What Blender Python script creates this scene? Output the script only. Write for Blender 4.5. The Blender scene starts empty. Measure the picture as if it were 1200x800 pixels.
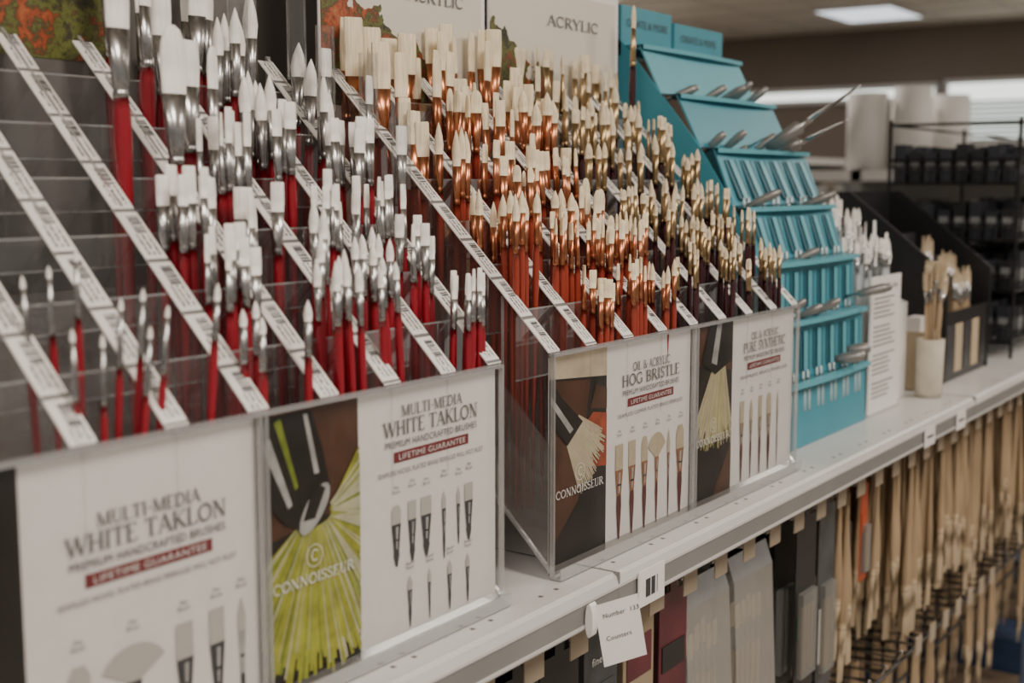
import bpy, math, random
from mathutils import Vector, Matrix
random.seed(7)
S = bpy.context.scene

# ------------------------------------------------------------------ materials
def nodes_of(m):
    m.use_nodes = True
    return m.node_tree.nodes, m.node_tree.links

def mat(name, col, rough=0.5, metal=0.0, var=0.0, scale=40.0, bump=0.0, spec=0.5, coat=0.0, emit=None, estr=0.0, stretch=None):
    m = bpy.data.materials.new(name)
    n, l = nodes_of(m)
    b = n['Principled BSDF']
    b.inputs['Base Color'].default_value = (*col, 1)
    b.inputs['Roughness'].default_value = rough
    b.inputs['Metallic'].default_value = metal
    b.inputs['Specular IOR Level'].default_value = spec
    b.inputs['Coat Weight'].default_value = coat
    if emit:
        b.inputs['Emission Color'].default_value = (*emit, 1)
        b.inputs['Emission Strength'].default_value = estr
    if var > 0 or bump > 0:
        tc = n.new('ShaderNodeTexCoord')
        mp = n.new('ShaderNodeMapping')
        if stretch: mp.inputs['Scale'].default_value = stretch
        l.new(tc.outputs['Object'], mp.inputs['Vector'])
        nz = n.new('ShaderNodeTexNoise')
        nz.inputs['Scale'].default_value = scale
        nz.inputs['Detail'].default_value = 4
        l.new(mp.outputs['Vector'], nz.inputs['Vector'])
        if var > 0:
            cr = n.new('ShaderNodeValToRGB')
            cr.color_ramp.elements[0].position = 0.3
            cr.color_ramp.elements[1].position = 0.7
            cr.color_ramp.elements[0].color = (*[max(0, c*(1-var)) for c in col], 1)
            cr.color_ramp.elements[1].color = (*[min(1, c*(1+var*0.6)) for c in col], 1)
            l.new(nz.outputs['Fac'], cr.inputs['Fac'])
            l.new(cr.outputs['Color'], b.inputs['Base Color'])
        if bump > 0:
            bp = n.new('ShaderNodeBump')
            bp.inputs['Strength'].default_value = bump
            bp.inputs['Distance'].default_value = 0.002
            l.new(nz.outputs['Fac'], bp.inputs['Height'])
            l.new(bp.outputs['Normal'], b.inputs['Normal'])
    return m

def clear_mat(name, tint=(0.95, 0.96, 0.96), gloss=0.10, milky=0.0, milkcol=(0.8, 0.8, 0.8)):
    m = bpy.data.materials.new(name)
    n, l = nodes_of(m)
    n.remove(n['Principled BSDF'])
    out = n['Material Output']
    tr = n.new('ShaderNodeBsdfTransparent'); tr.inputs['Color'].default_value = (*tint, 1)
    gl = n.new('ShaderNodeBsdfGlossy'); gl.inputs['Roughness'].default_value = 0.06
    lw = n.new('ShaderNodeLayerWeight'); lw.inputs['Blend'].default_value = 0.25
    mth = n.new('ShaderNodeMath'); mth.operation = 'MULTIPLY_ADD'
    mth.inputs[1].default_value = 0.35; mth.inputs[2].default_value = gloss*0.4
    l.new(lw.outputs['Fresnel'], mth.inputs[0])
    mx = n.new('ShaderNodeMixShader')
    l.new(mth.outputs[0], mx.inputs['Fac'])
    l.new(tr.outputs[0], mx.inputs[1]); l.new(gl.outputs[0], mx.inputs[2])
    last = mx
    if milky > 0:
        df = n.new('ShaderNodeBsdfDiffuse'); df.inputs['Color'].default_value = (*milkcol, 1)
        m2 = n.new('ShaderNodeMixShader'); m2.inputs['Fac'].default_value = milky
        l.new(mx.outputs[0], m2.inputs[1]); l.new(df.outputs[0], m2.inputs[2])
        last = m2
    l.new(last.outputs[0], out.inputs['Surface'])
    return m

def label_mat():
    m = bpy.data.materials.new('price_label_strip')
    n, l = nodes_of(m)
    b = n['Principled BSDF']; b.inputs['Roughness'].default_value = 0.45
    uv = n.new('ShaderNodeUVMap')
    sp = n.new('ShaderNodeSeparateXYZ'); l.new(uv.outputs[0], sp.inputs[0])
    def M(op, a, bb=None, c=None):
        k = n.new('ShaderNodeMath'); k.operation = op
        for i, v in enumerate((a, bb, c)):
            if v is None: continue
            if isinstance(v, (int, float)): k.inputs[i].default_value = v
            else: l.new(v, k.inputs[i])
        return k.outputs[0]
    u, v = sp.outputs[0], sp.outputs[1]
    fv = M('FRACT', v)
    border = M('LESS_THAN', fv, 0.07)
    inu = M('MULTIPLY', M('GREATER_THAN', u, 0.12), M('LESS_THAN', u, 0.88))
    def win(a, bb): return M('MULTIPLY', M('GREATER_THAN', fv, a), M('LESS_THAN', fv, bb))
    def noise(sx, sy):
        c = n.new('ShaderNodeCombineXYZ')
        l.new(M('MULTIPLY', u, sx), c.inputs[0]); l.new(M('MULTIPLY', v, sy), c.inputs[1])
        z = n.new('ShaderNodeTexNoise'); z.inputs['Scale'].default_value = 1; z.inputs['Detail'].default_value = 1
        l.new(c.outputs[0], z.inputs['Vector']); return z.outputs['Fac']
    lines = M('GREATER_THAN', M('SINE', M('MULTIPLY', u, 26.0)), 0.1)
    text = M('MULTIPLY', M('MULTIPLY', lines, M('GREATER_THAN', noise(6, 40), 0.47)), win(0.15, 0.55))
    bar = M('MULTIPLY', M('GREATER_THAN', noise(0.4, 75), 0.46), win(0.56, 0.93))
    bar = M('MULTIPLY', bar, M('GREATER_THAN', u, 0.35))
    dk = M('MULTIPLY', inu, M('MAXIMUM', text, bar))
    mx = n.new('ShaderNodeMix'); mx.data_type = 'RGBA'
    mx.inputs[6].default_value = (0.76, 0.74, 0.70, 1); mx.inputs[7].default_value = (0.05, 0.05, 0.055, 1)
    l.new(dk, mx.inputs[0])
    m2 = n.new('ShaderNodeMix'); m2.data_type = 'RGBA'
    m2.inputs[7].default_value = (0.16, 0.155, 0.15, 1)
    l.new(border, m2.inputs[0]); l.new(mx.outputs[2], m2.inputs[6])
    l.new(m2.outputs[2], b.inputs['Base Color'])
    return m

def painting_mat(name, bias, seed):
    m = bpy.data.materials.new(name)
    n, l = nodes_of(m)
    b = n['Principled BSDF']; b.inputs['Roughness'].default_value = 0.4
    tc = n.new('ShaderNodeTexCoord')
    mp = n.new('ShaderNodeMapping'); mp.inputs['Location'].default_value = (seed, seed*0.7, 0)
    l.new(tc.outputs['Object'], mp.inputs['Vector'])
    nz = n.new('ShaderNodeTexNoise'); nz.inputs['Scale'].default_value = 28; nz.inputs['Detail'].default_value = 8
    nz.inputs['Roughness'].default_value = 0.75
    l.new(mp.outputs[0], nz.inputs['Vector'])
    cr = n.new('ShaderNodeValToRGB')
    e = cr.color_ramp.elements
    e[0].position = 0.28; e[0].color = (0.012, 0.01, 0.008, 1)
    e[1].position = 0.74; e[1].color = (0.5, 0.40, 0.22, 1)
    for p, c in ((0.40, (0.05, 0.045, 0.02)), (0.46, (0.15, 0.16, 0.035)), (0.51, (0.05, 0.05, 0.02)), (0.55, (0.32, 0.055, 0.018)), (0.63, (0.42, 0.15, 0.05))):
        k = e.new(p); k.color = (*c, 1)
    l.new(nz.outputs['Fac'], cr.inputs['Fac'])
    uv = n.new('ShaderNodeUVMap'); sp = n.new('ShaderNodeSeparateXYZ'); l.new(uv.outputs[0], sp.inputs[0])
    n2 = n.new('ShaderNodeTexNoise'); n2.inputs['Scale'].default_value = 22; n2.inputs['Detail'].default_value = 6
    l.new(mp.outputs[0], n2.inputs['Vector'])
    def M(op, a, bb):
        k = n.new('ShaderNodeMath'); k.operation = op
        for i, v in enumerate((a, bb)):
            if isinstance(v, (int, float)): k.inputs[i].default_value = v
            else: l.new(v, k.inputs[i])
        return k.outputs[0]
    s = M('ADD', M('MULTIPLY', sp.outputs[0], 0.9), sp.outputs[1])
    s = M('SUBTRACT', M('ADD', bias, M('MULTIPLY', n2.outputs['Fac'], 1.0)), s)
    mask = M('GREATER_THAN', s, 0.5)
    mx = n.new('ShaderNodeMix'); mx.data_type = 'RGBA'
    mx.inputs[6].default_value = (0.70, 0.66, 0.57, 1)
    l.new(mask, mx.inputs[0]); l.new(cr.outputs[0], mx.inputs[7])
    l.new(mx.outputs[2], b.inputs['Base Color'])
    return m

M_acr = clear_mat('clear_acrylic', (0.96, 0.965, 0.965), 0.10, 0.04, (0.65, 0.64, 0.63))
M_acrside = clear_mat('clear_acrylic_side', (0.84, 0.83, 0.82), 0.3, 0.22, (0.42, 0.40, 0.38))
M_acrfront = clear_mat('clear_acrylic_front', (0.98, 0.98, 0.98), 0.06, 0.0)
M_edge = clear_mat('acrylic_edge', (0.88, 0.89, 0.89), 0.6, 0.17, (0.80, 0.80, 0.79))
M_bag = clear_mat('frosted_bag', (0.85, 0.86, 0.85), 0.5, 0.26, (0.50, 0.49, 0.46))
M_label = label_mat()
M_white = mat('paper_white', (0.82, 0.80, 0.77), 0.45, var=0.03, scale=60)
M_ink = mat('ink_grey', (0.05, 0.05, 0.055), 0.5)
M_inkm = mat('ink_mid', (0.13, 0.125, 0.125), 0.5)
M_inklt = mat('ink_white', (0.8, 0.79, 0.76), 0.5)
M_banner = mat('ink_maroon', (0.20, 0.025, 0.03), 0.5)
M_shelf = mat('shelf_enamel', (0.60, 0.59, 0.57), 0.35, var=0.06, scale=8)
M_shelfd = mat('shelf_dark_grey', (0.22, 0.22, 0.21), 0.4, var=0.1, scale=10)  # darker grey for price channel, seams, base deck, uprights and background shelving
M_dark = mat('dark_back_panel', (0.12, 0.108, 0.10), 0.6, var=0.2, scale=6)
M_black = mat('black_plastic', (0.012, 0.012, 0.013), 0.35, var=0.1, scale=30)
M_blkw = mat('black_wire', (0.012, 0.012, 0.012), 0.35, metal=0.3)
M_chrome = mat('chrome', (0.46, 0.455, 0.45), 0.27, metal=1.0, var=0.3, scale=120)
M_copper = mat('copper', (0.56, 0.23, 0.12), 0.28, metal=1.0, var=0.25, scale=120)
M_brass = mat('brass', (0.46, 0.33, 0.18), 0.28, metal=1.0, var=0.25, scale=120)
M_red = mat('red_lacquer', (0.27, 0.006, 0.016), 0.25, coat=0.4, var=0.08, scale=20)
M_orange = mat('rust_red_lacquer', (0.28, 0.034, 0.016), 0.25, coat=0.4, var=0.08, scale=20)
M_maroon = mat('dark_maroon_lacquer', (0.040, 0.006, 0.010), 0.2, coat=0.5, var=0.08, scale=20)
M_tak = mat('white_taklon', (0.90, 0.87, 0.82), 0.6, var=0.10, scale=500, bump=0.4, stretch=(1, 1, 0.06))
M_hog = mat('hog_bristle', (0.86, 0.73, 0.51), 0.7, var=0.2, scale=500, bump=0.5, stretch=(1, 1, 0.06))
M_syn = mat('cream_synthetic', (0.76, 0.64, 0.45), 0.65, var=0.2, scale=500, bump=0.4, stretch=(1, 1, 0.06))
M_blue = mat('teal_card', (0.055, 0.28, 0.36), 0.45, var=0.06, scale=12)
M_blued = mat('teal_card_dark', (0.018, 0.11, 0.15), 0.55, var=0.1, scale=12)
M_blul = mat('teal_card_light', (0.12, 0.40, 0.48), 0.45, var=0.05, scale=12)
M_tan = mat('natural_wood', (0.42, 0.30, 0.18), 0.55, var=0.3, scale=60, stretch=(1, 1, 0.1))
M_tanb = mat('natural_bristle', (0.52, 0.41, 0.27), 0.7, var=0.25, scale=300, stretch=(1, 1, 0.06))
M_tag = mat('kraft_tag', (0.42, 0.34, 0.25), 0.6, var=0.06, scale=30)
M_ylw = mat('yellow_print', (0.75, 0.55, 0.05), 0.5)
M_floor = mat('vinyl_floor', (0.36, 0.32, 0.27), 0.3, var=0.12, scale=3)
M_ceil = mat('ceiling_tile', (0.74, 0.67, 0.57), 0.85, var=0.06, scale=30)
M_grid = mat('ceiling_grid', (0.5, 0.45, 0.39), 0.6)
M_wall = mat('taupe_wall', (0.21, 0.17, 0.14), 0.8, var=0.08, scale=2)
M_wpane = mat('daylight_pane', (0.8, 0.85, 0.85), 0.4, emit=(0.95, 1.0, 0.95), estr=1.6)
M_blind = mat('blind_slat', (0.5, 0.52, 0.5), 0.5)
M_lamp = mat('lamp_diffuser', (0.9, 0.9, 0.9), 0.5, emit=(0.85, 0.92, 1.0), estr=1.3)

# ------------------------------------------------------------------ mesh builder
class MB:
    def __init__(s, mats):
        s.v = []; s.f = []; s.mi = []; s.uv = []; s.mats = mats
    def face(s, pts, m=0, uv=None):
        o = len(s.v); s.v += [tuple(p) for p in pts]
        s.f.append(tuple(range(o, o+len(pts)))); s.mi.append(m)
        s.uv.append(uv or [(0, 0)]*len(pts))
    def box(s, a, b, m=0):
        x0, y0, z0 = a; x1, y1, z1 = b
        o = len(s.v)
        s.v += [(x0,y0,z0),(x1,y0,z0),(x1,y1,z0),(x0,y1,z0),(x0,y0,z1),(x1,y0,z1),(x1,y1,z1),(x0,y1,z1)]
        for q in ((0,3,2,1),(4,5,6,7),(0,1,5,4),(1,2,6,5),(2,3,7,6),(3,0,4,7)):
            s.f.append(tuple(o+i for i in q)); s.mi.append(m)
            s.uv.append([(0,0),(1,0),(1,1),(0,1)])
    def prism_x(s, prof, x0, x1, m=0):
        k = len(prof); o = len(s.v)
        s.v += [(x0, y, z) for y, z in prof] + [(x1, y, z) for y, z in prof]
        s.f.append(tuple(o+i for i in range(k))); s.mi.append(m); s.uv.append([(0,0)]*k)
        s.f.append(tuple(o+k+i for i in reversed(range(k)))); s.mi.append(m); s.uv.append([(0,0)]*k)
        for i in range(k):
            j = (i+1) % k
            s.f.append((o+i, o+k+i, o+k+j, o+j)); s.mi.append(m); s.uv.append([(0,0)]*4)
    def loft(s, origin, axis, side, rings, seg=10, cap=True):
        axis = Vector(axis).normalized(); side = Vector(side)
        side = (side - axis*side.dot(axis)).normalized(); up = axis.cross(side)
        o0 = Vector(origin); o = len(s.v)
        for t, rx, ry, m in rings:
            c = o0 + axis*t
            for i in range(seg):
                a = 2*math.pi*i/seg
                s.v.append(tuple(c + side*(math.cos(a)*rx) + up*(math.sin(a)*ry)))
        for k in range(len(rings)-1):
            for i in range(seg):
                j = (i+1) % seg
                s.f.append((o+k*seg+i, o+k*seg+j, o+(k+1)*seg+j, o+(k+1)*seg+i))
                s.mi.append(rings[k][3]); s.uv.append([(0,0)]*4)
        if cap:
            s.f.append(tuple(o+i for i in reversed(range(seg)))); s.mi.append(rings[0][3]); s.uv.append([(0,0)]*seg)
            e = o+(len(rings)-1)*seg
            s.f.append(tuple(e+i for i in range(seg))); s.mi.append(rings[-1][3]); s.uv.append([(0,0)]*seg)
    def rod(s, a, b, r, m=0, seg=6):
        a = Vector(a); b = Vector(b); d = b-a
        sd = Vector((0,0,1)) if abs(d.normalized().z) < 0.9 else Vector((1,0,0))
        s.loft(a, d, sd, [(0, r, r, m), (d.length, r, r, m)], seg)
    def build(s, name, parent=None, smooth=False):
        me = bpy.data.meshes.new(name)
        me.from_pydata(s.v, [], s.f)
        for m in s.mats: me.materials.append(m)
        me.polygons.foreach_set('material_index', s.mi)
        ul = me.uv_layers.new(name='UVMap')
        flat = [c for f in s.uv for p in f for c in p]
        ul.data.foreach_set('uv', flat)
        if smooth:
            me.polygons.foreach_set('use_smooth', [True]*len(s.f))
        me.update()
        ob = bpy.data.objects.new(name, me)
        S.collection.objects.link(ob)
        if parent: ob.parent = parent
        return ob

def empty(name):
    e = bpy.data.objects.new(name, None); S.collection.objects.link(e); e.empty_display_size = 0.05
    return e

def text(body, x, y, z, size, m, parent, name='text', align='CENTER', width=None, bold=0.0, rot=None):
    cu = bpy.data.curves.new(name, 'FONT'); cu.body = body; cu.size = size
    cu.align_x = align; cu.offset = bold; cu.space_character = 1.08
    cu.materials.append(m); cu.resolution_u = 4
    ob = bpy.data.objects.new(name, cu); S.collection.objects.link(ob)
    ob.location = (x, y, z); ob.rotation_euler = rot or (math.pi/2, 0, 0)
    if width:
        bpy.context.view_layer.update()
        w = ob.dimensions.x
        if w > 0: ob.scale = (width/w, 1, 1)
    ob.parent = parent
    return ob

# ---- roman serif capitals drawn from thick and thin strokes
def arc(cx, cy, rx, ry, a0, a1, n=12):
    return [(cx+math.cos(math.radians(a0+(a1-a0)*i/n))*rx, cy+math.sin(math.radians(a0+(a1-a0)*i/n))*ry) for i in range(n+1)]
TK, TN = 0.135, 0.06
GL = {
 'I': (0.36, [([(.18,0),(.18,1)],TK)], [(.18,0),(.18,1)]),
 'H': (0.86, [([(.17,0),(.17,1)],TK),([(.69,0),(.69,1)],TK),([(.17,.51),(.69,.51)],TN)], [(.17,0),(.17,1),(.69,0),(.69,1)]),
 'T': (0.74, [([(.37,0),(.37,1)],TK),([(.03,.97),(.71,.97)],TN),([(.05,.97),(.03,.80)],TN),([(.69,.97),(.71,.80)],TN)], [(.37,0)]),
 'L': (0.66, [([(.17,0),(.17,1)],TK),([(.17,.03),(.60,.03)],TN),([(.59,.03),(.62,.22)],TN)], [(.17,0),(.17,1)]),
 'E': (0.66, [([(.17,0),(.17,1)],TK),([(.17,.03),(.58,.03)],TN),([(.17,.97),(.56,.97)],TN),([(.17,.52),(.46,.52)],TN),([(.57,.03),(.61,.2)],TN),([(.55,.97),(.57,.82)],TN)], [(.17,0),(.17,1)]),
 'D': (0.86, [([(.17,0),(.17,1)],TK),([(.17,.97),(.36,.97)],TN),([(.17,.03),(.36,.03)],TN),(arc(.34,.5,.40,.46,90,-90),TK*.85)], [(.17,0),(.17,1)]),
 'O': (0.90, [(arc(.45,.5,.36,.46,0,360,20),TK*.85)], []),
 'C': (0.80, [(arc(.45,.5,.37,.46,52,308,18),TK*.8),([(.68,.86),(.70,.68)],TN)], []),
 'G': (0.88, [(arc(.45,.5,.37,.46,52,305,18),TK*.8),([(.68,.86),(.70,.68)],TN),([(.70,.08),(.70,.42)],TK)], [(.70,.42)]),
 'U': (0.82, [([(.17,1),(.17,.34)],TK),(arc(.41,.34,.24,.32,180,360),TN*1.5),([(.65,.34),(.65,1)],TN)], [(.17,1),(.65,1)]),
 'N': (0.88, [([(.16,0),(.16,1)],TN),([(.72,0),(.72,1)],TN),([(.16,1),(.72,0)],TK)], [(.16,0),(.12,1),(.72,1)]),
 'M': (1.04, [([(.14,0),(.17,1)],TN),([(.88,0),(.86,1)],TK),([(.17,1),(.52,.03)],TK),([(.52,.03),(.86,1)],TN)], [(.14,0),(.14,1),(.88,0),(.88,1)]),
 'W': (1.10, [([(.05,1),(.32,0)],TK),([(.32,0),(.55,1)],TN),([(.52,1),(.79,0)],TK),([(.79,0),(1.04,1)],TN)], [(.05,1),(.53,1),(1.04,1)]),
 'A': (0.82, [([(.07,0),(.40,1)],TN),([(.40,1),(.74,0)],TK),([(.20,.34),(.62,.34)],TN)], [(.07,0),(.74,0)]),
 'K': (0.84, [([(.17,0),(.17,1)],TK),([(.70,1),(.22,.44)],TN),([(.32,.58),(.74,0)],TK)], [(.17,0),(.17,1),(.70,1),(.76,0)]),
 'B': (0.72, [([(.17,0),(.17,1)],TK),([(.17,.97),(.36,.97)],TN),([(.17,.52),(.36,.52)],TN),([(.17,.03),(.38,.03)],TN),(arc(.34,.745,.22,.22,90,-90),TK*.75),(arc(.36,.275,.26,.24,90,-90),TK*.8)], [(.14,0),(.14,1)]),
 'R': (0.80, [([(.17,0),(.17,1)],TK),([(.17,.97),(.36,.97)],TN),([(.17,.50),(.36,.50)],TN),(arc(.35,.735,.23,.23,90,-90),TK*.75),([(.38,.50),(.72,0)],TK)], [(.17,0),(.17,1),(.74,0)]),
 'P': (0.68, [([(.17,0),(.17,1)],TK),([(.17,.97),(.36,.97)],TN),([(.17,.46),(.36,.46)],TN),(arc(.35,.715,.24,.25,90,-90),TK*.75)], [(.17,0),(.17,1)]),
 'S': (0.64, [([(.54,.80),(.44,.94),(.30,.97),(.16,.90),(.12,.76),(.19,.63),(.33,.53),(.48,.42),(.54,.26),(.46,.09),(.30,.03),(.17,.07),(.08,.22)],TK*.75)], []),
 'Y': (0.78, [([(.06,1),(.39,.48)],TK),([(.73,1),(.39,.48)],TN),([(.39,0),(.39,.5)],TK)], [(.39,0),(.06,1),(.73,1)]),
 '-': (0.42, [([(.06,.45),(.36,.45)],TN*1.3)], []),
 '&': (0.92, [([(.86,.52),(.70,.22),(.48,.03),(.28,.03),(.12,.16),(.14,.34),(.34,.52),(.50,.68),(.48,.88),(.36,.97),(.24,.88),(.26,.70),(.46,.40),(.66,.14),(.84,.02)],TK*.7)], [(.84,.54)]),
 ' ': (0.38, [], []),
}
def serif_text(body, x, y, z, h, m, parent, name, width):
    mb = MB([m]); tot = sum(GL[c][0] for c in body); sx = width/tot; cx = x-width/2
    lay = [0]
    def P(px, pz): return (cx+px*sx, y-lay[0]*0.000006, z+pz*h)
    for c in body:
        w, st, sf = GL[c]
        for pts, wd in st:
            for (ax, az), (bx, bz) in zip(pts[:-1], pts[1:]):
                dx, dz = bx-ax, bz-az; L = math.hypot(dx, dz) or 1
                nx, nz = -dz/L*wd/2, dx/L*wd/2; ex, ez = (dx/L*wd*.12, dz/L*wd*.12) if len(pts) > 2 else (0, 0)
                lay[0] = (lay[0]+1) % 12
                mb.face([P(ax+nx-ex, az+nz-ez), P(ax-nx-ex, az-nz-ez), P(bx-nx+ex, bz-nz+ez), P(bx+nx+ex, bz+nz+ez)])
        for (ax, az) in sf:
            lay[0] = (lay[0]+1) % 12
            q = 0.045 if az < 0.5 else -0.045
            mb.face([P(ax-.14, az), P(ax+.14, az), P(ax+.14, az+q), P(ax-.14, az+q)])
        cx += w*sx
    return mb.build(name, parent)

# ------------------------------------------------------------------ brushes
def brush(mb, base, tip, s=1.0, kind='round', w=0.008, hl=0.014, fl=0.032, ang=0.0, hr=0.0034, seg=10, mo=0):
    base = Vector(base); tip = Vector(tip); ax = tip-base; L = ax.length
    side = Vector((math.cos(ang), math.sin(ang), 0))
    a = L-hl-fl
    fr = hr*0.88
    if kind == 'round': rx = ry = max(fr*0.72, w*0.42)
    else: rx = w*0.5; ry = max(0.0016, w*0.17)
    R = [(0, hr*0.28, hr*0.28, 0), (0.004, hr*0.42, hr*0.42, 0), (a*0.45, hr*0.62, hr*0.62, 0), (a-0.055, hr*0.95, hr*0.95, 0),
         (a-0.03, hr*1.08, hr*1.08, 0), (a-0.008, hr, hr, 0), (a, fr*0.96, fr*0.96, 0),
         (a, fr, fr, 1), (a+0.004, fr*1.02, fr*1.02, 1), (a+0.005, fr*0.92, fr*0.92, 1), (a+0.007, fr*0.92, fr*0.92, 1), (a+0.008, fr*1.02, fr*1.02, 1),
         (a+fl*0.45, fr*0.6+rx*0.4, fr*0.7+ry*0.3, 1), (a+fl, rx, ry, 1)]
    if kind == 'round':
        R += [(a+fl, rx*0.92, ry*0.92, 2), (a+fl+hl*0.3, rx*1.12, ry*1.12, 2), (a+fl+hl*0.6, rx*0.85, ry*0.85, 2), (a+fl+hl*0.85, rx*0.4, ry*0.4, 2), (L, rx*0.05, ry*0.05, 2)]
    elif kind == 'flat':
        R += [(a+fl, rx*0.95, ry*0.95, 2), (a+fl+hl*0.4, rx*1.06, ry*1.1, 2), (L-hl*0.04, rx*1.02, ry*0.6, 2), (L, rx*0.92, ry*0.3, 2)]
    elif kind == 'filbert':
        R += [(a+fl, rx*0.95, ry*0.95, 2), (a+fl+hl*0.45, rx*1.08, ry*1.1, 2), (a+fl+hl*0.75, rx*0.95, ry*0.8, 2), (L-hl*0.07, rx*0.62, ry*0.5, 2), (L, rx*0.2, ry*0.2, 2)]
    elif kind == 'fan':
        R += [(a+fl, rx*0.9, ry*0.8, 2), (a+fl+hl*0.5, rx*1.9, ry*0.6, 2), (L-hl*0.12, rx*2.7, ry*0.45, 2), (L, rx*2.2, ry*0.3, 2)]
    R = [(t, x, y, m+mo) for t, x, y, m in R]
    mb.loft(base, ax, side, R, seg)

Y0, ZF, ZT = 0.624, 1.089, 1.297
RP = 0.04
def row_params(j):
    s = [1.0, 1.12, 1.25, 1.4, 1.6, 1.9, 2.15][j]
    return dict(w=0.0070*s, hl=0.0150*s, fl=0.026+0.0038*j, hr=0.0031+0.00028*j)

def fill_cell(mb, X, j, style, dens=1.0, kind=None, dz=0.0, scale=1.0, hog=False, mo=0, cw=0.07, nmax=7, full=False, lean=0.006, hls=1.0):
    p = row_params(j)
    w = p['w']*scale*random.uniform(0.82, 1.15)*(1.12 if hog else 1.0)
    kind = kind or random.choice(['round', 'flat', 'filbert', 'flat', 'round'])
    hl = hls*p['hl']*scale*random.uniform(0.85, 1.3)*(1.2 if kind == 'round' else 1.0)
    hr = p['hr']*min(1.25, scale)
    pitch = max(2*hr, w)*1.08
    span = cw-0.020
    nf = max(1, min(nmax, int(span/pitch)))
    n = max(2, nf-random.choice([0, 0, 1, 1] if full else [0, 1, 1, 2])) if nf > 2 else nf
    sh = random.uniform(-1, 1)*max(0, (span-n*pitch))*0.45
    z = 1.378 + 0.0375*j + dz + random.uniform(-0.016, 0.016)
    grp = random.gauss(0, lean)
    for sub in range(2):
        d = dens*(1.0 if sub == 0 else (0.75 if full else 0.6))
        yy = Y0 + 0.012 + RP*j + 0.017*sub
        for i in range(n):
            if random.random() > d: continue
            x = X + sh + (i-(n-1)/2)*pitch + random.uniform(-0.001, 0.001)
            tz = z + random.gauss(0, 0.0055) + 0.005*sub
            lx = grp+random.gauss(0, lean*0.7); ly = random.gauss(0, 0.003)
            ang = random.gauss(0, 0.5)
            brush(mb, (x, yy, 1.100+0.0375*j), (x+lx, yy+ly, tz), 1, kind, w, hl*random.uniform(.94, 1.06), p['fl'], ang, hr, mo=mo)

# ------------------------------------------------------------------ brush racks
def rack(x0, ncol, cw):
    x1 = x0 + ncol*cw
    root = empty('acrylic_brush_rack')
    D = 0.272
    a = MB([M_acr, M_edge, M_acrfront, M_acrside])
    zb = ZF+0.002
    for i in range(ncol+1):
        x = x0+i*cw
        outer = i in (0, ncol)
        a.face([(x, Y0+0.003, ZT), (x, Y0+D, ZT+D), (x, Y0+D, ZT+D-0.085), (x, Y0+0.003, ZT-0.085)], 0)
        if outer:
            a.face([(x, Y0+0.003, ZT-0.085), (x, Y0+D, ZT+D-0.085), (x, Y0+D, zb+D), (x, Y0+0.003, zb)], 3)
        a.prism_x([(Y0+0.002, ZT-0.002), (Y0+D, ZT+D-0.002), (Y0+D, ZT+D+0.0005), (Y0+0.002, ZT+0.0005)], x-0.0015, x+0.0015, 1)
        if outer:
            a.prism_x([(Y0, zb), (Y0+D, zb+D), (Y0+D, zb+D+0.004), (Y0, zb+0.004)], x-0.002, x+0.002, 1)
            a.box((x-0.002, Y0+D-0.003, zb), (x+0.002, Y0+D, ZT+D), 1)
            a.box((x-0.001, Y0+0.055, zb+0.055), (x+0.001, Y0+0.057, ZT+0.05), 1)
    for k in range(1, 7):
        y = Y0+0.001+k*RP; zt = ZT+k*RP-0.004
        a.face([(x0, y, zt), (x1, y, zt), (x1, y, zt-0.065), (x0, y, zt-0.065)], 0)
        a.box((x0, y-0.0008, zt), (x1, y+0.0008, zt+0.0015), 1)
        a.box((x0, y-0.0006, zt-0.065), (x1, y+0.0006, zt-0.0635), 1)
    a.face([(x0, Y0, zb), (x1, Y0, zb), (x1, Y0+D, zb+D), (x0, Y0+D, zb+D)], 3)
    a.face([(x0, Y0, ZF), (x1, Y0, ZF), (x1, Y0, ZT), (x0, Y0, ZT)], 2)
    a.box((x0, Y0-0.0025, ZT-0.0025), (x1, Y0+0.005, ZT+0.0003), 1)
    a.box((x0, Y0-0.008, ZF-0.002), (x1, Y0+0.004, ZF+0.001), 1)
    a.box((x0, Y0-0.010, ZF-0.002), (x1, Y0-0.0085, ZF+0.009), 1)
    xm = (x0+x1)/2
    for x in (x0, xm-0.003, xm+0.003, x1):
        a.box((x-0.0013, Y0-0.002, ZF), (x+0.0013, Y0+0.002, ZT), 1)
    a.build('acrylic_shell', root)
    r = MB([M_label, M_white])
    for i in range(ncol+1):
        x = x0+i*cw; hw = 0.0095
        if i == 0: x += 0.006
        if i == ncol: x -= 0.006
        ya, za, yb, zb2 = Y0+0.003, ZT+0.0025, Y0+D-0.004, ZT+D-0.0045
        off = random.uniform(0, 0.5)
        n = 7.6
        r.face([(x-hw, ya, za), (x+hw, ya, za), (x+hw, yb, zb2), (x-hw, yb, zb2)], 0, [(0, off), (1, off), (1, off+n), (0, off+n)])
        r.prism_x([(ya, za-0.0003), (yb, zb2-0.0003), (yb, zb2-0.0015), (ya, za-0.0015)], x-hw, x+hw, 1)
    r.build('price_label_rails', root)
    return root

rack(0.322, 8, 0.07)
rack(0.963, 8, 0.0714)

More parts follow.
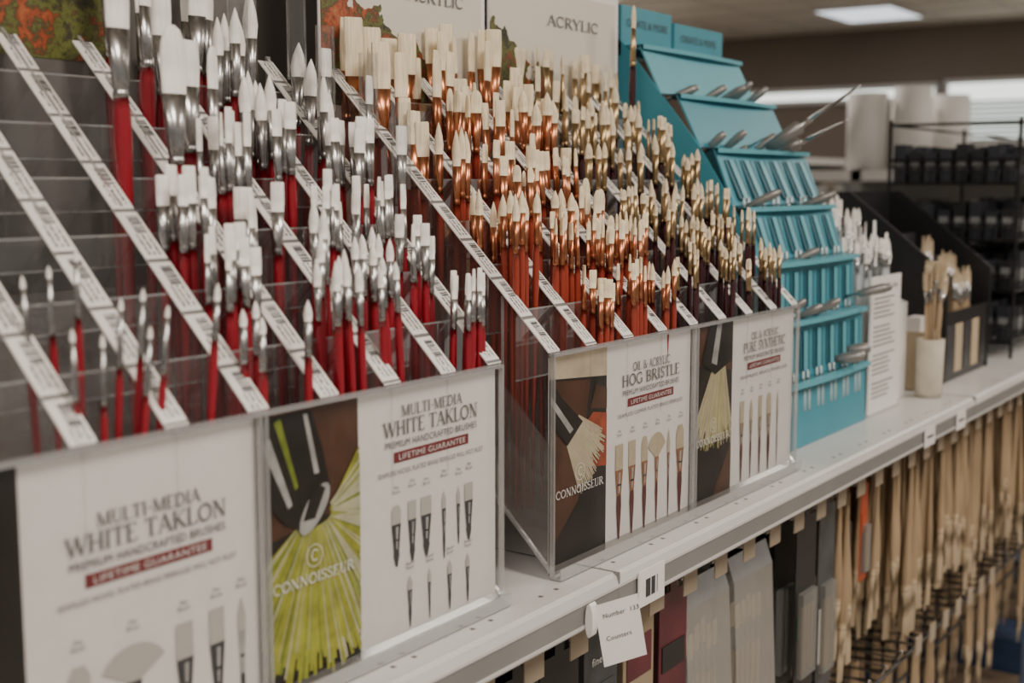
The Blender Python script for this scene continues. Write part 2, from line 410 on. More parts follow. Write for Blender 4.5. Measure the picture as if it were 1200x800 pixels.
# brushes in the first rack
mb = MB([M_red, M_chrome, M_tak, M_acr])
C1 = [0.322+0.07*(i+0.5) for i in range(8)]
def single(mb, X, j, yoff, tipz, lx=0, ly=0, **k):
    p = row_params(j); q = dict(w=p['w'], hl=p['hl'], fl=p['fl'], hr=p['hr'], kind='round'); q.update(k)
    yy = Y0+0.012+RP*j+yoff
    kk = q.pop('kind')
    brush(mb, (X, yy, 1.100+0.0375*j), (X+lx, yy+ly, tipz), 1, kk, q['w'], q['hl'], q['fl'], random.uniform(-.4, .4), q['hr'])
for dx, lx, tz in ((-0.024, -0.004, 1.365), (-0.008, 0.020, 1.38), (0.002, 0.026, 1.385), (0.006, 0.034, 1.374), (-0.015, 0.006, 1.36), (-0.004, 0.030, 1.362)):
    single(mb, C1[2]+dx, 0, random.uniform(0, 0.012), tz, lx, w=0.003, hl=0.008, fl=0.036, hr=0.0024)
for dx, lx, tz in ((-0.02, -0.012, 1.395), (-0.01, -0.004, 1.40), (0.0, 0.002, 1.41)):
    single(mb, C1[2]+dx, 1, random.uniform(0, 0.012), tz, lx, w=0.003, hl=0.008, fl=0.036, hr=0.0024)
single(mb, C1[3]-0.016, 0, 0.004, 1.385, 0.030, w=0.005, hl=0.012, hr=0.0028)
X = C1[4]
single(mb, X+0.020, 0, 0.0, 1.368, 0.004, w=0.007, hl=0.015)
single(mb, X-0.022, 0, 0.0, 1.36, 0.001, w=0.006, hl=0.012)
single(mb, X-0.014, 0, 0.01, 1.37, -0.003, w=0.006, hl=0.012)
single(mb, X-0.026, 0, 0.012, 1.365, -0.001, w=0.006, hl=0.012)
for sub in range(2):
    for i in range(4):
        single(mb, X-0.018+0.0115*i, 1, 0.017*sub, 1.412+0.01*sub+random.gauss(0, .004), random.gauss(0, .004), w=0.0095, hl=0.020, kind='flat')
        single(mb, X-0.022+0.0118*i, 2, 0.017*sub, 1.456+0.006*sub+random.gauss(0, .004), random.gauss(0, .004), w=0.010, hl=0.022, kind='flat')
single(mb, X+0.012, 3, 0.0, 1.566, 0.0, w=0.023, hl=0.050, fl=0.052, hr=0.0068, kind='filbert')
single(mb, X-0.016, 3, 0.022, 1.61, -0.004, w=0.022, hl=0.048, fl=0.05, hr=0.0066, kind='flat')
X = C1[5]
def cell(X, j, **k): fill_cell(mb, X, j, None, **k)
cell(X, 0, kind='round', scale=0.95, dens=0.9, lean=0.008)
cell(X, 1, kind='round', dens=0.45, lean=0.012)
cell(X, 2, kind='flat')
cell(X, 3, kind='flat', scale=1.05, dz=0.002)
single(mb, X-0.008, 4, 0.0, 1.562, 0.0, w=0.023, hl=0.036, fl=0.052, hr=0.0066, kind='flat')
single(mb, X+0.018, 4, 0.004, 1.560, 0.002, w=0.015, hl=0.034, fl=0.048, hr=0.0055, kind='filbert')
single(mb, X-0.018, 5, 0.0, 1.63, 0.002, w=0.017, hl=0.04, fl=0.048, hr=0.006, kind='flat')
single(mb, X+0.006, 5, 0.01, 1.61, 0.002, w=0.018, hl=0.04, fl=0.048, hr=0.006, kind='flat')
single(mb, X-0.02, 6, 0.0, 1.65, 0.002, w=0.02, hl=0.05, fl=0.048, hr=0.006, kind='flat')
single(mb, X+0.012, 6, 0.0, 1.64, 0.002, w=0.02, hl=0.05, fl=0.048, hr=0.006, kind='flat')
X = C1[6]
for dx, lx, tz in ((-0.018, -0.012, 1.385), (-0.008, -0.020, 1.395), (0.004, -0.016, 1.39)):
    single(mb, X+dx, 0, 0.006, tz, lx, w=0.006, hl=0.014)
cell(X, 1, kind='round', dens=0.9, full=True)
cell(X, 2, kind='flat', dens=0.95, full=True)
cell(X, 3, kind='flat', dens=0.9, dz=0.004, scale=1.0)
cell(X, 4, kind='round', dens=0.95, dz=0.01, scale=1.0, full=True)
cell(X, 5, kind='round', dens=0.9, dz=0.02, scale=1.0)
cell(X, 6, kind='flat', dens=0.9, dz=0.02, scale=1.2)
X = C1[7]
cell(X+0.002, 0, kind='flat', dens=1.0, full=True, nmax=6)
cell(X, 1, kind='flat', dens=0.95, dz=0.0, full=True)
cell(X, 2, kind='flat', dens=0.95, dz=0.012, full=True)
cell(X+0.004, 3, kind='flat', dens=0.95, dz=0.016, full=True)
cell(X, 4, kind='round', dens=0.95, dz=0.018)
cell(X, 5, kind='round', dens=0.9, dz=0.012)
cell(X, 6, kind='round', dens=0.8, dz=0.02)
for (x, j, zt) in ((C1[7]+0.024, 2, 1.50), (C1[7]+0.028, 3, 1.545), (C1[7]+0.016, 4, 1.57)):
    yy = Y0+0.02+RP*j
    single(mb, x, j, 0.008, zt, 0.002, kind='flat', w=0.013, hl=0.025)
    mb.loft((x+0.001, yy, zt-0.055), (0, 0, 1), (1, 0, 0), [(0, 0.0085, 0.0085, 3), (0.075, 0.0085, 0.0085, 3)], 14, cap=False)
for (x, j, zt) in ((C1[6]+0.02, 5, 1.60), (C1[7]+0.022, 5, 1.60)):
    mb.loft((x, Y0+0.02+RP*j, zt-0.055), (0, 0, 1), (1, 0, 0), [(0, 0.009, 0.009, 3), (0.08, 0.009, 0.009, 3)], 14, cap=False)
mb.build('red_handled_white_paint_brushes', None, True)

# brushes in the second rack
mb = MB([M_orange, M_copper, M_hog])
C2 = [0.963+0.0714*(i+0.5) for i in range(8)]
for c in range(4):
    for j in range(7):
        if c == 0 and j == 0: continue
        kd = random.choice(['flat', 'flat', 'filbert', 'round'])
        sc = 1.0
        if j >= 5: kd = 'flat'; sc = 1.15
        if c == 0 and j == 4: sc = 1.3; kd = 'flat'
        if c == 0 and j >= 5: sc = 1.5
        if c == 0 and j == 1:
            fill_cell(mb, C2[c], j, None, dens=0.9, kind='round', scale=0.9, hog=True, nmax=4, dz=0.02); continue
        fill_cell(mb, C2[c], j, None, dens=0.93, kind=kd, scale=sc, hog=True, full=True, nmax=5 if j == 0 else 7)
mb.build('hog_bristle_paint_brushes', None, True)
mb = MB([M_maroon, M_brass, M_syn])
for c in range(4, 8):
    for j in range(7):
        kd = random.choice(['flat', 'round', 'filbert', 'round'])
        if c == 4 and j == 6: continue
        fill_cell(mb, C2[c], j, None, dens=0.85, kind=kd, scale=0.85, nmax=5 if j == 0 else 6, full=j % 2 == 0, hls=0.85)
brush(mb, (C2[4], 0.88, 1.325), (C2[4], 0.88, 1.61), 1, 'fan', 0.012, 0.034, 0.045, 0.1, 0.0045)
brush(mb, (C2[4]+0.02, 0.87, 1.325), (C2[4]+0.022, 0.87, 1.59), 1, 'flat', 0.012, 0.03, 0.045, 0.1, 0.0045)
brush(mb, (C2[7]+0.02, 0.862, 1.325), (C2[7]+0.026, 0.862, 1.685), 1, 'filbert', 0.012, 0.03, 0.05, 0.1, 0.0045)
mb.build('synthetic_paint_brushes', None, True)

# ------------------------------------------------------------------ signs
def shape(mb, pts, x0, y, z0, m):
    mb.face([(x0+u, y, z0+v) for u, v in pts], m)

SIGN_M = [M_white, mat('photo_dark', (0.02, 0.016, 0.014), 0.35, var=0.3, scale=25), M_ink, M_banner,
          mat('photo_brown', (0.09, 0.04, 0.022), 0.35, var=0.4, scale=30),
          mat('photo_yellow_green', (0.38, 0.39, 0.045), 0.4, var=0.3, scale=90),
          mat('photo_green', (0.20, 0.25, 0.03), 0.4, var=0.3, scale=90),
          mat('photo_pale', (0.52, 0.50, 0.33), 0.4, var=0.2, scale=90),
          mat('print_silver', (0.42, 0.42, 0.40), 0.4, var=0.3, scale=60), mat('print_copper', (0.30, 0.13, 0.065), 0.4, var=0.3, scale=200),
          mat('print_cream', (0.52, 0.44, 0.31), 0.5, var=0.1, scale=200), mat('print_maroon_handle', (0.10, 0.02, 0.02), 0.4),
          mat('photo_cream_paint', (0.55, 0.46, 0.33), 0.4, var=0.2, scale=60), mat('photo_red_paint', (0.36, 0.07, 0.03), 0.4, var=0.4, scale=60),
          mat('print_grey_bristle', (0.50, 0.48, 0.44), 0.5), mat('print_brass', (0.30, 0.22, 0.13), 0.4, var=0.3, scale=200)]
WH, DK, INK, BN, BR, YG, GR, PL, SV, CP, CR, MH, CPT, RP_, GB, PB = range(16)

def illus(mb, x, zt, w, hl, fl, hd, kind, y, mb_, mf, mh):
    h = w/2
    if kind == 'fan':
        pts = []
        for i in range(9):
            a = math.radians(-62+i*124/8); pts.append((x+math.sin(a)*w*1.25, 0, zt-hl+math.cos(a)*hl))
        pts += [(x+h*0.4, 0, zt-hl), (x-h*0.4, 0, zt-hl)]
        mb.face([(p[0], y, p[2]) for p in reversed(pts)], mb_)
        h = h*0.5
    elif kind == 'round':
        mb.face([(x-h*0.7, y, zt-hl), (x+h*0.7, y, zt-hl), (x+h*0.8, y, zt-hl*0.55), (x, y, zt), (x-h*0.8, y, zt-hl*0.55)], mb_)
        h *= 0.7
    elif kind == 'filbert':
        mb.face([(x-h, y, zt-hl), (x+h, y, zt-hl), (x+h, y, zt-hl*0.3), (x+h*0.5, y, zt), (x-h*0.5, y, zt), (x-h, y, zt-hl*0.3)], mb_)
    else:
        mb.face([(x-h, y, zt-hl), (x+h, y, zt-hl), (x+h, y, zt), (x-h, y, zt)], mb_)
    k = max(0.0008, h*0.55)
    z = zt-hl
    mb.face([(x-k, y, z-fl), (x+k, y, z-fl), (x+h, y, z), (x-h, y, z)], mf)
    mb.face([(x-k*0.2, y-0.0001, z-fl*0.9), (x+k*0.3, y-0.0001, z-fl*0.9), (x+h*0.4, y-0.0001, z-fl*0.1), (x-h*0.1, y-0.0001, z-fl*0.1)], SV)
    mb.face([(x-k, y-0.0001, z-fl*0.62), (x+k, y-0.0001, z-fl*0.62), (x+k, y-0.0001, z-fl*0.55), (x-k, y-0.0001, z-fl*0.55)], INK)
    mb.face([(x-k*0.35, y, z-fl-hd), (x+k*0.35, y, z-fl-hd), (x+k*1.15, y, z-fl-hd*0.25), (x+k, y, z-fl), (x-k, y, z-fl), (x-k*1.15, y, z-fl-hd*0.25)], mh)

def clampf(v, a, b): return max(a, min(b, v))

def sign(x0, W, H, lines, style, toff=0.0, split=0.365):
    root = empty('product_sign')
    y = Y0+0.0055; z0 = ZF+0.001
    mb = MB(SIGN_M)
    ws = W*split
    mb.box((x0+0.002, y, z0), (x0+W-0.002, y+0.001, z0+H), WH)
    P = y-0.0004
    shape(mb, [(0.002, 0), (ws, 0), (ws, H), (0.002, H)], x0, P, z0, DK)
    P -= 0.0002
    rnd = random.Random(3)
    def cl(p): return (clampf(p[0], 0.002, ws), clampf(p[1], 0.0, H))
    def strands(c, a0, a1, n, r0, r1, mats_, wd, P, spread):
        for i in range(n):
            t = (i+rnd.uniform(-.4, .4))/n
            a = math.radians(a0+(a1-a0)*t); L = r1*rnd.uniform(0.82, 1.04)
            s0 = (c[0]+math.cos(a)*r0[0], c[1]+math.sin(a)*r0[1]); s1 = (c[0]+math.cos(a)*L, c[1]+math.sin(a)*L)
            nx, nz = -math.sin(a), math.cos(a)
            pts = [cl((s0[0]-nx*wd*.4, s0[1]-nz*wd*.4)), cl((s1[0]-nx*wd*.35, s1[1]-nz*wd*.35)), cl((s1[0]+nx*wd*.35, s1[1]+nz*wd*.35)), cl((s0[0]+nx*wd*.4, s0[1]+nz*wd*.4))]
            shape(mb, pts, x0, P-0.000004*i, z0, rnd.choice(mats_))
    if style == 'green':
        shape(mb, [(0.002, H*0.55), (ws, H*0.62), (ws, H), (0.002, H)], x0, P, z0, BR)
        strands((ws*0.55, H*0.60), -165, 22, 230, (ws*0.14, H*0.03), H*0.58, [YG, YG, GR, YG, YG, PL], 0.0050, P-0.0001, 1)
        strands((ws*0.60, H*0.62), -10, 32, 26, (ws*0.1, H*0.03), H*0.30, [PL, PL, GR], 0.003, P-0.00105, 1)
        P -= 0.0014
        shape(mb, [(0.002, H*0.99), (0.002, H*0.72), (ws*0.22, H*0.61), (ws*0.45, H*0.555), (ws*0.62, H*0.585), (ws*0.68, H*0.70), (ws*0.60, H*0.86), (ws*0.50, H*0.99)], x0, P, z0, DK)
        P -= 0.0002
        pts = []
        for i in range(16):
            a = 2*math.pi*i/16; ca, sa = math.cos(a)*ws*0.16, math.sin(a)*H*0.075
            pts.append((ws*0.52+ca*0.95+sa*0.25, H*0.635+sa+ca*0.5))
        shape(mb, pts, x0, P, z0, SV)
        shape(mb, [(ws*0.40, H*0.60), (ws*0.52, H*0.60), (ws*0.63, H*0.70), (ws*0.52, H*0.73)], x0, P-0.0001, z0, DK)
        shape(mb, [(ws*0.02, H*0.90), (ws*0.26, H*0.66), (ws*0.30, H*0.67), (ws*0.10, H*0.92)], x0, P, z0, SV)
        shape(mb, [(ws*0.14, H*0.97), (ws*0.33, H*0.72), (ws*0.36, H*0.73), (ws*0.20, H*0.98)], x0, P, z0, GR)
        shape(mb, [(ws*0.52, H*0.76), (ws*0.57, H*0.76), (ws*0.46, H*0.98), (ws*0.42, H*0.98)], x0, P, z0, SV)
    elif style == 'hog':
        shape(mb, [(0.002, H*0.90), (ws, H*0.86), (ws, H), (0.002, H)], x0, P, z0, CPT)
        shape(mb, [(0.002, H*0.1), (ws*0.5, H*0.3), (ws*0.7, H*0.86), (0.002, H*0.89)], x0, P-0.0001, z0, BR)
        shape(mb, [(ws*0.40, H*0.46), (ws, H*0.42), (ws, H*0.68), (ws*0.75, H*0.70), (ws*0.5, H*0.62)], x0, P-0.0002, z0, RP_)
        shape(mb, [(ws*0.7, H*0.72), (ws, H*0.70), (ws, H*0.80), (ws*0.8, H*0.83)], x0, P-0.0002, z0, BR)
        strands((ws*0.10, H*0.78), -64, -22, 90, (ws*0.42, H*0.2), H*0.50, [CPT, PL, CR, CPT], 0.0022, P-0.0004, 1)
        P -= 0.001
        shape(mb, [(0.002, H*0.90), (0.002, H*0.70), (ws*0.30, H*0.575), (ws*0.56, H*0.67), (ws*0.22, H*0.80)], x0, P, z0, DK)
        shape(mb, [(0.002, H*0.83), (0.002, H*0.79), (ws*0.34, H*0.63), (ws*0.40, H*0.645)], x0, P-0.0001, z0, SV)
    elif style == 'synth':
        shape(mb, [(0.002, H*0.80), (ws, H*0.72), (ws, H), (0.002, H)], x0, P, z0, BR)
        shape(mb, [(ws*.5, 0), (ws, 0), (ws, H*.3)], x0, P, z0, BR)
        strands((ws*0.72, H*0.98), -122, -76, 110, (ws*0.3, H*0.22), H*0.68, [CPT, PL, CR, CPT, YG], 0.0024, P-0.0002, 1)
        P -= 0.001
        shape(mb, [(ws*0.22, H*0.80), (ws*0.55, H*0.72), (ws*0.98, H*0.78), (ws*0.95, H), (ws*.4, H)], x0, P, z0, DK)
        shape(mb, [(ws*0.45, H*0.79), (ws*0.58, H*0.77), (ws*0.7, H), (ws*.58, H)], x0, P-0.0001, z0, SV)
    T = y-0.0012
    cx = x0+ws+(W-ws)/2; ww = W-ws
    def zt(fr): return z0+H*(1-fr-toff)
    serif_text(lines[0], cx, T, zt(0.080), 0.0088, M_inkm, root, 'line_series', ww*0.44)
    serif_text(lines[1], cx, T, zt(0.150), 0.0118, M_inkm, root, 'line_title', ww*0.68)
    text('PREMIUM HANDCRAFTED BRUSHES', cx, T, zt(0.195), 0.0078, M_ink, root, 'line_subtitle', width=ww*0.66)
    zb = zt(0.255)
    mb.face([(cx-ww*0.27, y-0.0006, zb), (cx+ww*0.27, y-0.0006, zb), (cx+ww*0.27, y-0.0006, zb+0.0085), (cx-ww*0.27, y-0.0006, zb+0.0085)], BN)
    text('LIFETIME GUARANTEE', cx, T, zb+0.002, 0.0066, M_inklt, root, 'line_banner', width=ww*0.48)
    text(lines[2], cx, T, zt(0.30), 0.0055, M_inkm, root, 'line_detail', width=ww*0.76)
    I = y-0.0008
    if style == 'green':
        xs = [0.24, 0.35, 0.45, 0.58, 0.69, 0.77]; ks = ['filbert', 'flat', 'flat', 'round', 'round', 'flat']
        for i, fx in enumerate(xs):
            xx = x0+ws+ww*fx
            text('Flat\nBrush', xx, T, zt(0.355-0.01*(i % 2)), 0.0036, M_ink, root, 'caption')
            illus(mb, xx, zt(0.42), [0.011, 0.010, 0.013, 0.007, 0.006, 0.011][i], 0.015, 0.022, 0.012 if i != 3 else 0.02, ks[i], I, GB, INK, INK)
        for i, fx in enumerate([0.33, 0.47, 0.62, 0.76]):
            xx = x0+ws+ww*fx
            text('Round\nBrush', xx, T, zt(0.67), 0.0036, M_ink, root, 'caption')
            illus(mb, xx, zt(0.715), [0.008, 0.005, 0.008, 0.007][i], 0.012, 0.014, 0.016, 'round', I, GB, INK, INK)
    elif style == 'dark':
        for i, (fx, kd, w_) in enumerate(((0.19, 'filbert', 0.016), (0.41, 'fan', 0.022), (0.63, 'flat', 0.014), (0.78, 'flat', 0.013), (0.90, 'round', 0.009))):
            xx = x0+ws+ww*fx
            text('Flat\nBrush', xx, T, zt(0.40-0.02*(i-2)*0.3), 0.0040, M_ink, root, 'caption')
            illus(mb, xx, zt(0.48-0.01*i), w_, 0.024, 0.03, 0.018, kd, I, GB, INK if i < 4 else SV, INK)
    else:
        nb = 6 if style == 'hog' else 5
        for i in range(nb):
            xx = x0+ws+ww*(0.14+0.145*i+(0.02 if nb == 5 else 0))
            kd = ['flat', 'flat', 'filbert', 'fan', 'round', 'filbert'][i] if style == 'hog' else ['flat', 'round', 'flat', 'filbert', 'round'][i]
            text('Flat\nBrush', xx, T, zt(0.37), 0.0038, M_ink, root, 'caption')
            w_ = [0.015, 0.014, 0.013, 0.017, 0.008, 0.017][i]*(1 if style == 'hog' else 0.75)
            illus(mb, xx, zt(0.43), w_, 0.026, 0.026, 0.045, kd, I, CR, CP if style == 'hog' else PB, MH)
    lx = x0+ws*0.5; lz = z0+H*(0.34 if style != 'green' else 0.37)
    LY = y-0.0030
    L = MB([M_inklt]); seg = 28
    for i in range(seg):
        a, b = 2*math.pi*i/seg, 2*math.pi*(i+1)/seg; rr0, rr1 = 0.0078, 0.0084
        L.face([(lx+math.cos(a)*rr0, LY, lz+0.020+math.sin(a)*rr0), (lx+math.cos(b)*rr0, LY, lz+0.020+math.sin(b)*rr0), (lx+math.cos(b)*rr1, LY, lz+0.020+math.sin(b)*rr1), (lx+math.cos(a)*rr1, LY, lz+0.020+math.sin(a)*rr1)])
    L.build('logo_ring', root)
    serif_text('C', lx, LY, lz+0.016, 0.0085, M_inklt, root, 'logo_letter', 0.0075)
    serif_text('CONNOISSEUR', lx, LY, lz, 0.0078, M_inklt, root, 'logo_text', ws*0.82)
    mb.build('sign_sheet', root)
    return root

sg = 0.203
sign(0.322, 0.28, sg, ('MULTI-MEDIA', 'WHITE TAKLON', 'SEAMLESS NICKEL PLATED BRASS FERRULES WILL NOT RUST'), 'dark', 0.15, split=0.345)
sign(0.602, 0.28, sg, ('MULTI-MEDIA', 'WHITE TAKLON', 'SEAMLESS NICKEL PLATED BRASS FERRULES WILL NOT RUST'), 'green', 0.03)
sign(0.963, 0.2856, sg, ('OIL & ACRYLIC', 'HOG BRISTLE', 'SEAMLESS COPPER PLATED BRASS FERRULES'), 'hog', 0.07)
sign(1.2486, 0.2856, sg, ('OIL & ACRYLIC', 'PURE SYNTHETIC', 'SEAMLESS BRASS FERRULES'), 'synth', 0.055)

def header(x0, x1, bias, seed, words, px1=None, dark=False):
    root = empty('header_card')
    y = Y0+0.282; za, zb = 1.40, 1.80
    pm = painting_mat('autumn_painting_%d' % seed, bias, seed)
    mb = MB([M_white if not dark else M_dark, pm])
    mb.box((x0+0.002, y, za), (x1-0.002, y+0.002, zb), 0)
    pe = px1 or x1-0.01
    zt_ = 1.69 if not dark else 1.79
    zb_ = 1.53 if not dark else 1.55
    mb.face([(x0+0.004, y-0.0006, zb_), (pe, y-0.0006, zb_), (pe, y-0.0006, zt_), (x0+0.004, y-0.0006, zt_)], 1, [(0, 0), (1, 0), (1, 1), (0, 1)])
    mb.build('card', root)
    if words:
        serif_text(words, (x0+x1)/2+0.035, y-0.002, 1.648, 0.0135, M_inkm, root, 'header_text', 0.125)
    return root
header(0.602, 0.882, 3.0, 2, None, px1=0.72, dark=True)
header(0.963, 1.2486, 0.92, 11, '& ACRYLIC')
header(1.2526, 1.56, 0.70, 5, 'ACRYLIC')

# ------------------------------------------------------------------ shelf gondola
g = empty('store_shelf_gondola')
mb = MB([M_shelf, M_shelfd, M_dark, M_edge, M_black])
YF = 0.592; ZS = 1.086
mb.box((-0.8, YF, ZS-0.022), (5.2, 1.02, ZS-0.0005), 0)
mb.prism_x([(YF+0.001, ZS-0.0005), (YF-0.004, ZS-0.004), (YF-0.006, ZS-0.010), (YF-0.006, ZS-0.038), (YF-0.002, ZS-0.040), (YF+0.001, ZS-0.036)], -0.8, 5.2, 0)
mb.box((-0.8, YF-0.0075, ZS-0.036), (5.2, YF-0.006, ZS-0.033), 0)
mb.box((-0.8, YF-0.0075, ZS-0.014), (5.2, YF-0.006, ZS-0.011), 0)
mb.box((-0.8, YF-0.0065, ZS-0.033), (5.2, YF-0.0062, ZS-0.014), 1)
for x in (-0.2, 1.02, 2.24, 3.46): mb.box((x-0.001, YF-0.0068, ZS-0.040), (x+0.001, YF+0.3, ZS+0.0003), 1)
mb.box((-0.8, 1.02, 0.0), (1.58, 1.05, 1.80), 2)
mb.box((1.58, 1.02, 0.0), (5.2, 1.05, 1.30), 2)
mb.box((-0.8, 0.60, 0.0), (5.2, 1.02, 0.16), 1)
for x in (-0.2, 1.02, 2.24, 3.46, 4.68): mb.box((x-0.015, 1.0, 0.16), (x+0.015, 1.019, 1.06), 1)
for i in range(60):
    x = -0.2+0.0508*i*2
    for dx in (0, 0.0254): mb.box((x+dx, 0.606, ZS-0.0006), (x+dx+0.004, 0.610, ZS-0.0002), 2)
mb.build('gondola_body', g)

t = empty('shelf_price_tag')
mb = MB([M_white, M_ink])
mb.box((1.052, YF-0.010, 1.042), (1.104, YF-0.0085, 1.078), 0)
for i in range(16):
    if random.random() < 0.75: mb.box((1.064+i*0.0016, YF-0.0104, 1.050), (1.064+i*0.0016+0.0009, YF-0.0101, 1.068), 1)
for x in (1.95, 2.12):
    mb.box((x, YF-0.010, 1.046), (x+0.05, YF-0.0085, 1.076), 0)
    mb.box((x+0.01, YF-0.0104, 1.059), (x+0.04, YF-0.0101, 1.063), 1)
mb.build('barcode_label', t)
t = empty('hanging_counter_tag')
mb = MB([M_white, M_ink])
wv = Vector((0.80, -0.60, 0)); tz_ = math.radians(10)
U = wv*math.cos(tz_)+Vector((0, 0, 1))*math.sin(tz_); V = Vector((0, 0, 1))*math.cos(tz_)-wv*math.sin(tz_)
O = Vector((0.962, YF-0.014, 1.071))
def tagpt(u, v, e=0): return tuple(O+U*u+V*v+wv.cross(Vector((0, 0, 1)))*e)
mb.face([tagpt(0, -0.060), tagpt(0.043, -0.060), tagpt(0.043, 0), tagpt(0, 0)], 0)
mb.loft((0.956, YF-0.012, 1.058), (1, 0, 0), (0, 0, 1), [(0, 0.016, 0.004, 0), (0.010, 0.016, 0.004, 0)], 12)
mb.build('tag_sheet', t)
nrm = U.cross(V)
R3 = Matrix((U, V, nrm)).transposed()
for k, (b, u, v) in enumerate((('Number  133', 0.006, -0.014), ('Counters', 0.006, -0.036))):
    pp = O+U*u+V*v+nrm*0.0008
    o = text(b, pp.x, pp.y, pp.z, 0.0062, M_ink, t, 'tag_text', align='LEFT', rot=R3.to_euler())

# ------------------------------------------------------------------ teal display
d = empty('cardboard_tool_display')
mb = MB([M_blue, M_blued, M_blul, M_white])
bx0, bx1 = 1.60, 1.925
prof = [(0.668, ZS), (0.676, 1.18), (0.692, 1.265), (0.712, 1.345), (0.748, 1.42), (0.800, 1.50), (0.862, 1.575), (0.920, 1.645)]
side = [(0.668, ZS)]+prof[1:]+[(0.94, 1.66), (0.95, 1.66), (0.95, ZS)]
mb.prism_x(side, bx0, bx0+0.004, 0); mb.prism_x(side, bx1-0.004, bx1, 0)
for k in range(len(prof)-1):
    (ya, za), (yb, zb) = prof[k], prof[k+1]
    lean = 0.002 if k < 3 else 0.6*(yb-ya)
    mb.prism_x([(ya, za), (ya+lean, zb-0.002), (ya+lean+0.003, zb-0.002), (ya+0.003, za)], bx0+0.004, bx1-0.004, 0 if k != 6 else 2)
    n = 12; yf = ya+lean-0.008
    for i in range(n):
        xa = bx0+(bx1-bx0)*i/n; xb = bx0+(bx1-bx0)*(i+1)/n
        c1 = math.sin(math.pi*i/n)*0.006; c2 = math.sin(math.pi*(i+1)/n)*0.006
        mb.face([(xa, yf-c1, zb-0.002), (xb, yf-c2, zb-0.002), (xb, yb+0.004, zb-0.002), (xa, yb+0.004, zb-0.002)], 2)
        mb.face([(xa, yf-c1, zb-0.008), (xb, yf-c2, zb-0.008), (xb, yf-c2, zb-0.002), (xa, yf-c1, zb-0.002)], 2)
    if k in (0, 5, 6): continue
    for i in range(6):
        xx = bx0+0.02+i*0.05
        h = (zb-za)
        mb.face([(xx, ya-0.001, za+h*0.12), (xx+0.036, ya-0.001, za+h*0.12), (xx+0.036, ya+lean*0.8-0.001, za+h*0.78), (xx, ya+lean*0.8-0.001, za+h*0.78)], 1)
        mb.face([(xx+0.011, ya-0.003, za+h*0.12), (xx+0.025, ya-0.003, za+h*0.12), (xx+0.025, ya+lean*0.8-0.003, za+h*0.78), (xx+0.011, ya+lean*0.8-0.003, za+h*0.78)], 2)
mb.box((bx0, 0.925, 1.63), (bx0+0.15, 0.945, 1.70), 0)
mb.box((bx0+0.16, 0.925, 1.62), (bx1, 0.945, 1.69), 0)
mb.build('display_body', d)
text('CREATE & MORE', bx0+0.075, 0.9235, 1.672, 0.015, M_ink, d, 'display_text', width=0.12)
text('CREATE & MORE', bx0+0.24, 0.9235, 1.664, 0.015, M_ink, d, 'display_text', width=0.12)

mb = MB([M_chrome, M_tan, mat('knife_grey', (0.30, 0.29, 0.28), 0.4, metal=0.6, var=0.15), mat('clear_tool_handle', (0.50, 0.58, 0.60), 0.15)])
def knife(p, dirv, L, r, blade=True):
    dv = Vector(dirv).normalized()
    sd = Vector((1, 0, 0.2))
    R = [(0, r*0.35, r*0.35, 0), (L*0.25, r*0.35, r*0.35, 0), (L*0.27, r*0.7, r*0.7, 2), (L*0.5, r, r, 2), (L*0.8, r*1.1, r*1.1, 2), (L*0.97, r*0.8, r*0.8, 2), (L, r*0.3, r*0.3, 2)]
    if blade == 1:
        R = [(0, r*0.8, r*0.8, 2), (L*0.35, r*1.0, r*1.0, 2), (L*0.38, r*0.5, r*0.5, 0), (L*0.48, r*0.5, r*0.4, 0), (L*0.52, r*1.3, r*0.3, 0), (L*0.7, r*1.7, r*0.2, 0), (L*0.88, r*1.1, r*0.15, 0), (L, r*0.1, r*0.1, 0)]
    mb.loft(p, dv, sd, R, 10)
rr = random.Random(5)
for k in range(1, 7):
    ya, za = prof[k]
    for i in range(6):
        if rr.random() < (0.85 if k >= 4 else 0.12):
            xx = bx0+0.035+i*0.05
            knife((xx, ya+0.014, za-0.01), (rr.uniform(0.0, 0.4), -0.7, rr.uniform(0.3, 0.6)), rr.uniform(0.045, 0.07), 0.0058, rr.random() < 0.2)
        if k < 5:
            for q in range(2):
                xx = bx0+0.028+i*0.05+q*0.016
                mb.loft((xx, ya-0.006, za-0.045), (0, 0.05, 1), (1, 0, 0), [(0, 0.003, 0.003, 3), (0.03, 0.0038, 0.0038, 3), (0.031, 0.003, 0.003, 0), (0.045, 0.003, 0.002, 0), (0.046, 0.0035, 0.0015, 3), (0.056, 0.003, 0.001, 3)], 8)
knife((1.78, 0.78, 1.50), (0.20, -0.7, 0.50), 0.16, 0.011, 1)
knife((1.84, 0.80, 1.49), (0.20, -0.7, 0.35), 0.13, 0.010, 1)
knife((1.80, 0.69, 1.19), (0.25, -0.75, 0.15), 0.06, 0.008, 0)
knife((1.85, 0.69, 1.20), (0.25, -0.75, 0.10), 0.05, 0.008, 0)
knife((1.88, 0.69, 1.28), (0.35, -0.75, 0.2), 0.07, 0.007, 0)
mb.build('palette_knives', None, True)

